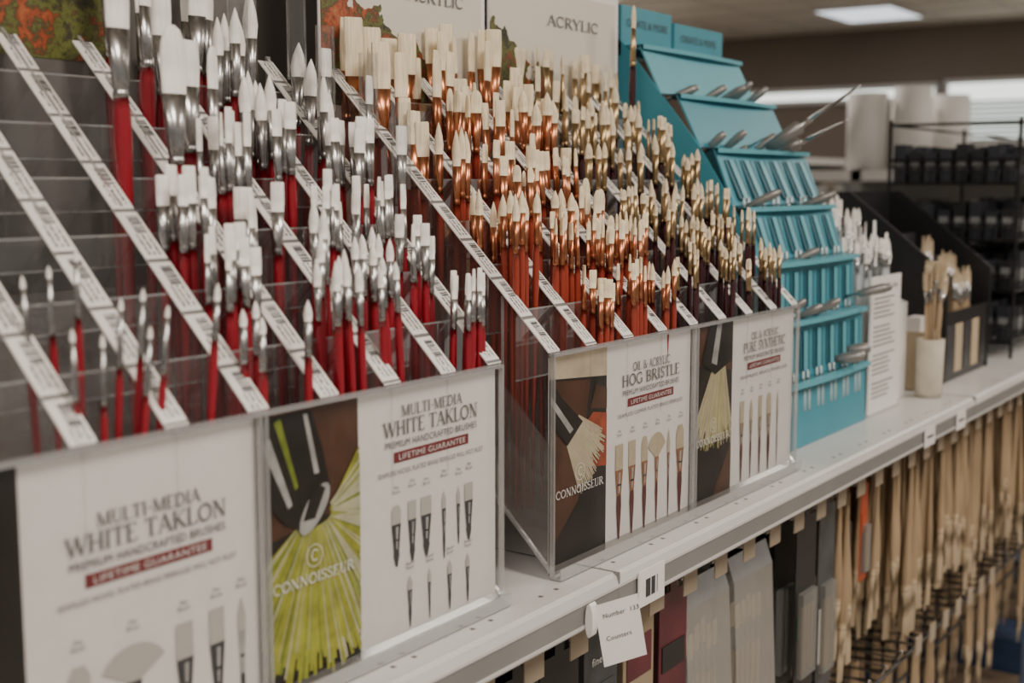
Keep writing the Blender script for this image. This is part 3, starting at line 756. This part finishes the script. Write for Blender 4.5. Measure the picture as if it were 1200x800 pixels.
# ------------------------------------------------------------------ right-hand items on the shelf
s = empty('acrylic_sign_holder')
mb = MB([M_white, M_inkm, M_edge])
mb.box((1.945, 0.672, ZS), (2.085, 0.675, 1.305), 0)
mb.prism_x([(0.668, ZS), (0.685, ZS), (0.685, ZS+0.003), (0.668, ZS+0.003)], 1.945, 2.085, 2)
for i in range(22):
    if i % 6 == 5: continue
    z = 1.270-i*0.0075
    mb.box((1.958, 0.6712, z), (1.958+random.uniform(0.07, 0.11), 0.6716, z+0.0018), 1)
mb.build('holder_body', s)
text('Brush Guide', 2.015, 0.6705, 1.285, 0.012, M_ink, s, 'sign_title', width=0.1)

M_clr = mat('pale_handle', (0.62, 0.66, 0.68), 0.2, var=0.1)
mb = MB([M_clr, M_chrome, M_tak])
for i in range(75):
    x = random.uniform(1.96, 2.17); y = random.uniform(0.70, 0.82)
    zt = 1.34+(y-0.70)*0.7+random.uniform(-0.01, 0.02)
    brush(mb, (x, y, 1.12), (x+random.gauss(0, 0.004), y+random.gauss(0, 0.006), zt), 1, random.choice(['flat', 'round']), 0.009, 0.024, 0.02, random.uniform(-1, 1), 0.0035, seg=8)
mb.build('clear_handled_paint_brushes', None, True)
mb = MB([M_edge, M_white])
mb.box((1.95, 0.69, ZS), (2.18, 0.694, 1.25), 1); mb.box((1.95, 0.83, ZS), (2.18, 0.834, 1.32), 1)
mb.prism_x([(0.694, ZS), (0.83, ZS), (0.83, 1.32), (0.694, 1.25)], 1.95, 1.954, 1)
mb.prism_x([(0.694, ZS), (0.83, ZS), (0.83, 1.32), (0.694, 1.25)], 2.176, 2.18, 1)
mb.box((1.954, 0.694, ZS), (2.176, 0.83, ZS+0.03), 1)
mb.build('brush_bin')

def pot(name, x, y, r, h, m1):
    mb = MB([m1, M_dark]);
    mb.loft((x, y, ZS), (0, 0, 1), (1, 0, 0), [(0, r*0.9, r*0.9, 0), (h*0.1, r*0.95, r*0.95, 0), (h, r, r, 0), (h, r*0.9, r*0.9, 0), (h*0.15, r*0.85, r*0.85, 1)], 24)
    return mb.build(name, None, True)
pot('brush_pot', 2.20, 0.655, 0.024, 0.10, mat('kraft_pot', (0.52, 0.47, 0.38), 0.6, var=0.1))
mb = MB([M_tan, M_chrome, M_tanb])
for i in range(14):
    a = random.uniform(0, 6.28); q = random.uniform(0, 0.014)
    brush(mb, (2.20+math.cos(a)*q*.8, 0.655+math.sin(a)*q*.8, ZS+0.02), (2.20+math.cos(a)*q*1.6, 0.655+math.sin(a)*q*1.6, 1.30+random.uniform(-.01, .02)), 1, 'flat', 0.016, 0.03, 0.02, a, 0.003, seg=8)
for i in range(26):
    x = 2.45+0.012*(i % 10)+random.uniform(-.002, .002); y = 0.69+0.03*(i//10)
    brush(mb, (x, y, 1.13), (x, y, 1.285+0.03*(i//10)+random.uniform(-.005, .01)), 1, 'flat', 0.011, 0.03, 0.03, 0.2, 0.003, seg=8)
mb.build('wooden_handled_paint_brushes', None, True)

mb = MB([mat('kraft_box', (0.50, 0.40, 0.27), 0.6, var=0.08, scale=20), M_white, M_banner])
mb.box((2.25, 0.67, ZS+.0005), (2.31, 0.72, 1.19), 0)
mb.box((2.251, 0.6695, 1.10), (2.309, 0.6698, 1.15), 1)
mb.box((2.255, 0.69, 1.19), (2.30, 0.715, 1.215), 1)
mb.build('small_carton')

mb = MB([M_black, M_white, mat('stand_print', (0.05, 0.05, 0.055), 0.4, var=0.5, scale=30), M_tanb])
pr = [(0.672, ZS), (0.672, 1.285), (0.69, 1.30), (0.86, 1.435), (0.885, 1.435), (0.885, ZS)]
mb.prism_x(pr, 2.35, 2.358, 0); mb.prism_x(pr, 2.64, 2.648, 0)
for k in range(4):
    y = 0.675+0.05*k; z = 1.215+0.045*k
    mb.box((2.358, y, ZS), (2.64, y+0.004, z), 2 if k else 0)
    mb.box((2.358, y, z-0.04), (2.64, y+0.05, z-0.036), 0)
mb.box((2.358, 0.88, ZS), (2.64, 0.885, 1.435), 0)
for i in range(5): mb.box((2.365+i*0.055, 0.6735, 1.10), (2.41+i*0.055, 0.6747, 1.19), (2, 3, 2, 3, 0)[i])
mb.build('black_stepped_stand')

wr = empty('black_wire_rack')
mb = MB([M_blkw])
rx0, rx1, ry0, ry1 = 2.78, 3.9, 0.66, 0.93
for x in (rx0, (rx0+rx1)/2, rx1):
    for y in (ry0, ry1): mb.rod((x, y, ZS), (x, y, 1.585), 0.004)
levels = [1.12, 1.225, 1.33, 1.45, 1.50, 1.575]
for z in levels:
    for x in (rx0, rx1): mb.rod((x, ry0, z), (x, ry1, z), 0.003)
    for y in (ry0, ry1): mb.rod((rx0, y, z), (rx1, y, z), 0.003)
for z in levels[:4]:
    for i in range(1, 12):
        y = ry0+(ry1-ry0)*i/12; mb.rod((rx0, y, z), (rx1, y, z), 0.0015, 0, 4)
        mb.rod((rx0-0.001, y, z), (rx0-0.001, y, z+0.035), 0.0015, 0, 4)
    mb.rod((rx0, ry0, z+0.035), (rx0, ry1, z+0.035), 0.002)
mb.build('wire_frame', wr)
mb = MB([mat('pkg_charcoal', (0.018, 0.018, 0.02), 0.4, var=0.3, scale=30), mat('pkg_navy', (0.03, 0.032, 0.04), 0.35), mat('pkg_label', (0.20, 0.20, 0.20), 0.5, var=0.3, scale=60)])
rk = random.Random(9)
for z in levels[:4]:
    for iy in range(8):
        for ix in range(16):
            x = rx0+0.008+ix*0.069; y = ry0+0.008+iy*0.033
            h = rk.uniform(0.06, 0.085)
            mb.box((x, y, z+0.003), (x+0.05, y+0.025, z+h), rk.randrange(2))
            mb.box((x-0.0006, y+0.003, z+0.03), (x-0.0001, y+0.022, z+0.050), 2)
            mb.box((x+0.005, y-0.0006, z+0.02), (x+0.045, y-0.0001, z+0.045), 2)
mb.build('boxed_art_supplies')

# ------------------------------------------------------------------ merchandise hanging below
mb = MB([M_chrome, M_tag, M_blkw])
def hook(x, z, tag=True, dz=0.0):
    mb.rod((x, 1.019, z), (x, 0.635, z), 0.0022, 0, 6)
    mb.rod((x, 0.635, z), (x, 0.628, z+0.015), 0.0022, 0, 6)
    mb.rod((x, 1.019, z+0.03), (x, 0.63, z+0.012), 0.0015, 0, 6)
    if tag:
        mb.box((x-0.016, 0.624, z-0.014), (x+0.016, 0.6255, z+0.018), 1)
xs = []
x = 0.70
while x < 3.6:
    xs.append(x); hook(x, 1.012); x += 0.078
x = 1.4
while x < 3.6:
    hook(x, 0.675, tag=random.random() < 0.45); x += 0.078
for z, y in ((0.66, 0.64), (0.60, 0.66), (0.655, 0.8)):
    mb.rod((1.3, y, z), (3.8, y, z), 0.003, 2, 6)
for i in range(50):
    mb.rod((1.3+i*0.05, 0.64, 0.66), (1.3+i*0.05, 1.0, 0.62), 0.002, 2, 4)
mb.build('peg_hooks', g)

pk = MB([M_black, mat('pkg_maroon', (0.12, 0.02, 0.03), 0.35, var=0.3, scale=20), M_white, M_ylw, mat('pkg_green', (0.05, 0.10, 0.05), 0.4), mat('pkg_slate', (0.06, 0.065, 0.07), 0.35, var=0.5, scale=25), mat('pkg_orange', (0.45, 0.07, 0.02), 0.4), M_inkm, M_tan, M_bag, mat('pkg_tan', (0.34, 0.26, 0.17), 0.5, var=0.2, scale=15)])
sgn = empty('hanging_blister_packs')
def pack(x, w, h, m, d=0.012, n=6, z=0.998, lab=2, lz=0.3, lh=0.2, sc=1, wd=None):
    for k in range(n):
        y = 0.645+k*0.03; tl = random.uniform(-0.004, 0.004)
        pk.box((x-w/2+tl, y, z-h), (x+w/2+tl, y+0.0015, z), m)
        pk.box((x-w*0.12+tl, y, z), (x+w*0.12+tl, y+0.0015, z+0.012), m)
        pk.box((x-w*0.36+tl, y-0.008, z-h*0.9), (x+w*0.36+tl, y, z-h*0.42), 9)
        if k == 0:
            for q in range(4):
                bx = x-w*0.26+q*w*0.17
                pk.rod((bx, y-0.004, z-h*0.88), (bx, y-0.004, z-h*0.5), 0.0022, 8)
            pk.box((x-w*0.4+tl, y-0.0012, z-h*(lz+lh)), (x+w*0.4+tl, y-0.0004, z-h*lz), lab)
            if wd: text(wd, x+tl, y-0.0016, z-h*0.12, 0.012, M_inklt, sgn, 'pack_print', width=w*0.6)
pack(0.778, 0.07, 0.25, 0, lab=5, lh=0.1)
pack(0.856, 0.07, 0.25, 5, lab=0, lh=0.1)
pack(0.934, 0.07, 0.28, 0, lab=5, lz=0.2, lh=0.1, wd='togo')
pack(1.012, 0.07, 0.28, 0, lab=3, lz=0.17, lh=0.05)
pack(1.09, 0.066, 0.28, 5, lab=5, lz=0.2, lh=0.15, wd='fine art')
pack(1.168, 0.066, 0.30, 10, lab=1, lz=0.1, lh=0.15)
pack(1.246, 0.066, 0.30, 1, lab=0, lz=0.2, lh=0.1)
pack(1.636, 0.07, 0.25, 0, lab=4, lz=0.55, lh=0.12)
pack(1.714, 0.06, 0.27, 5, lab=2, lz=0.55, lh=0.3)
pack(1.87, 0.03, 0.15, 6, n=2, lab=6)
pk.build('card_bodies', sgn)
mb = MB([M_bag, M_tan, M_chrome, M_tanb])
for k in range(3):
    for x in (1.34, 1.47):
        y = 0.648+k*0.09
        mb.prism_x([(y+0.010, 0.99), (y, 0.96), (y-0.008, 0.80), (y-0.004, 0.62), (y+0.010, 0.61), (y+0.024, 0.62), (y+0.028, 0.80), (y+0.02, 0.96)], x-0.058, x+0.058, 0)
        for q in range(6):
            brush(mb, (x-0.04+q*0.016, y+0.010, 0.63), (x-0.04+q*0.016, y+0.010, 0.93+random.uniform(-.01, .01)), 1, 'flat', 0.014, 0.03, 0.03, 0.1, 0.003, seg=8, mo=1)
mb.build('frosted_brush_bags')

tb = MB([M_tan, M_tanb, M_tanb])
rb = random.Random(21)
x = 1.80
while x < 3.6:
    m = rb.choice([4, 5, 6]); ln = rb.uniform(0.24, 0.32)
    big = rb.random() < 0.5
    for k in range(7):
        for i in range(m):
            w_ = 0.012 if not big else 0.017
            sp_ = w_*0.95
            bx = x+(i-(m-1)/2)*sp_+rb.uniform(-.002, .002); by = 0.65+k*0.028+rb.uniform(-.005, .005)
            brush(tb, (bx*0.6+x*0.4, by, 1.0), (bx+rb.gauss(0, 0.006), by+rb.gauss(0, .006), 1.0-ln+rb.uniform(-.03, .02)), 1, 'flat', w_, 0.06, 0.03, rb.gauss(0, 0.4), 0.0052 if not big else 0.0068, seg=8)
    x += rb.choice([0.085, 0.10, 0.14])
x = 1.75
while x < 3.6:
    if rb.random() < 0.5:
        for k in range(4):
            for i in range(3):
                bx = x+i*0.014; by = 0.655+k*0.05
                brush(tb, (bx, by, 0.655), (bx+rb.gauss(0, 0.004), by, 0.44+rb.uniform(-.02, .02)), 1, 'flat', 0.013, 0.05, 0.03, 0.2, 0.005, seg=8)
    x += 0.085
tb.build('hanging_wooden_paint_brushes', None, True)

mb = MB([M_black, mat('carton_navy', (0.02, 0.04, 0.09), 0.5, var=0.2), mat('carton_brown', (0.10, 0.07, 0.045), 0.6, var=0.2), M_inkm])
rq = random.Random(4); x = 1.3
while x < 5.0:
    w_ = rq.uniform(0.12, 0.22); h = rq.uniform(0.14, 0.24)
    m = rq.choice([0, 0, 1, 2])
    mb.box((x, 0.66, 0.162), (x+w_, 0.98, 0.162+h), m)
    mb.box((x+0.01, 0.659, 0.18), (x+w_-0.01, 0.6597, 0.162+h*0.5), 3)
    x += w_+0.012
mb.build('stacked_cartons')

# ------------------------------------------------------------------ room
mb = MB([M_floor]); mb.box((-4, -4, -0.1), (11.3, 10, 0)); mb.build('floor')
mb = MB([M_ceil, M_grid]); mb.box((-4, -4, 2.8), (11.3, 10, 2.9), 0)
for i in range(26): mb.box((-4+i*0.6, -4, 2.794), (-3.975+i*0.6, 10, 2.8), 1)
for i in range(24): mb.box((-4, -4+i*0.6, 2.795), (11.3, -3.975+i*0.6, 2.8), 1)
mb.build('ceiling')
mb = MB([M_wall]); mb.box((11.3, -4, 0), (11.5, 10, 2.9)); mb.build('wall_right')
mb = MB([M_wall]); mb.box((-4, 10, 0), (11.5, 10.2, 2.9)); mb.build('wall_back')
def window(n, y0, y1, z0, z1, slats):
    w = empty('window_%d' % n)
    mb = MB([M_wpane, M_shelf, M_blind])
    mb.face([(11.27, y0, z0), (11.27, y0, z1), (11.27, y1, z1), (11.27, y1, z0)], 0)
    for a, b in (((11.24, y0-0.04, z0-0.04), (11.3, y1+0.04, z0)), ((11.24, y0-0.04, z1), (11.3, y1+0.04, z1+0.04)), ((11.24, y0-0.04, z0), (11.3, y0, z1)), ((11.24, y1, z0), (11.3, y1+0.04, z1))):
        mb.box(a, b, 1)
    if slats:
        z = z0+0.02
        while z < z1-0.12:
            mb.face([(11.25, y0, z-0.02), (11.25, y1, z-0.02), (11.225, y1, z+0.008), (11.225, y0, z+0.008)], 2); z += 0.04
    mb.build('window_body', w)
window(1, 3.40, 5.25, 2.20, 2.27, False)
window(2, 1.6, 3.28, 1.80, 2.29, True)

def light(x, y, w=0.6, l=1.2, e=40, vis=True):
    r = empty('ceiling_light')
    mb = MB([M_grid, M_lamp])
    mb.box((x-w/2-0.02, y-l/2-0.02, 2.785), (x+w/2+0.02, y+l/2+0.02, 2.799), 0)
    mb.face([(x-w/2, y-l/2, 2.783), (x-w/2, y+l/2, 2.783), (x+w/2, y+l/2, 2.783), (x+w/2, y-l/2, 2.783)], 1)
    mb.build('fixture', r)
    if e:
        ld = bpy.data.lights.new('troffer_lamp', 'AREA'); ld.shape = 'RECTANGLE'; ld.size = w; ld.size_y = l; ld.energy = e
        ld.color = (1.0, 0.90, 0.79)
        o = bpy.data.objects.new('lamp', ld); S.collection.objects.link(o); o.location = (x, y, 2.77); o.parent = r
light(0.6, -0.9, e=46)
light(-1.2, -0.6, e=44)
light(2.9, -0.9, e=40)
light(5.4, -0.4, e=30)
light(1.8, 2.6, e=20)
light(5.5, 2.9, e=46)
light(10.2, 3.62, 0.8, 0.6, e=0)
light(8.6, 1.2, e=60)
light(8.4, 6.0, e=60)

BM = [M_shelfd, M_shelf, mat('merch_a', (0.08, 0.085, 0.09), 0.5, var=0.5, scale=8), mat('merch_b', (0.18, 0.14, 0.10), 0.5, var=0.5, scale=8), mat('merch_c', (0.3, 0.3, 0.28), 0.5, var=0.4, scale=8), mat('merch_d', (0.10, 0.11, 0.13), 0.5, var=0.5, scale=8)]
def gondola(x0, x1, y0, y1, h, n, seed):
    r = empty('background_shelving'); rk = random.Random(seed)
    mb = MB(BM); ym = (y0+y1)/2
    mb.box((x0, ym-0.02, 0), (x1, ym+0.02, h), 0)
    mb.box((x0, y0, 0), (x1, y1, 0.12), 0)
    mb.box((x0, y0, h-0.04), (x1, y1, h), 1)
    for k in range(n):
        z = 0.12+(h-0.2)*k/n
        mb.box((x0, y0, z), (x1, y1, z+0.03), 1)
        x = x0+0.02
        while x < x1-0.15:
            w = rk.uniform(0.06, 0.2)
            mb.box((x, y0+0.03, z+0.03), (x+w, ym-0.03, z+0.03+rk.uniform(0.12, (h-0.2)/n-0.06)), rk.randrange(2, 6))
            mb.box((x, ym+0.03, z+0.03), (x+w, y1-0.03, z+0.03+rk.uniform(0.12, (h-0.2)/n-0.06)), rk.randrange(2, 6))
            x += w+0.01
    mb.build('shelving_body', r)
gondola(4.7, 7.6, 1.45, 1.95, 1.50, 4, 1)
gondola(6.5, 9.6, 3.3, 3.9, 1.62, 4, 2)
gondola(5.2, 9.6, 5.2, 5.8, 1.70, 4, 3)
gondola(8.2, 10.6, 2.0, 2.5, 1.55, 4, 4)
M_paper = mat('roll_paper', (0.66, 0.65, 0.62), 0.7, var=0.04, scale=5)
mb = MB([M_paper, M_tan])
for (x, y, r_, h) in ((4.86, 1.72, 0.075, 0.29), (4.90, 1.56, 0.07, 0.31), (5.15, 1.64, 0.08, 0.28), (5.30, 1.54, 0.08, 0.30), (5.5, 1.6, 0.09, 0.28)):
    mb.loft((x, y, 1.502), (0, 0, 1), (1, 0, 0), [(0, r_, r_, 0), (h, r_, r_, 0), (h, r_*0.35, r_*0.35, 0), (h-0.05, r_*0.3, r_*0.3, 1)], 28)
mb.build('paper_rolls', None, True)

# ------------------------------------------------------------------ world + camera
w = bpy.data.worlds.new('world'); S.world = w; w.use_nodes = True
w.node_tree.nodes['Background'].inputs[0].default_value = (1.0, 0.93, 0.85, 1)
w.node_tree.nodes['Background'].inputs[1].default_value = 0.32

cd = bpy.data.cameras.new('camera'); cam = bpy.data.objects.new('camera', cd); S.collection.objects.link(cam)
cd.sensor_width = 36; cd.lens = 1500/1200*36
cam.location = (0, 0, 1.45)
th = math.radians(34.8); p = math.radians(7.03)
cam.rotation_euler = (math.pi/2-p, 0, th-math.pi/2)
cd.dof.use_dof = True; cd.dof.focus_distance = 1.26; cd.dof.aperture_fstop = 5.0
cd.clip_start = 0.02
S.camera = cam
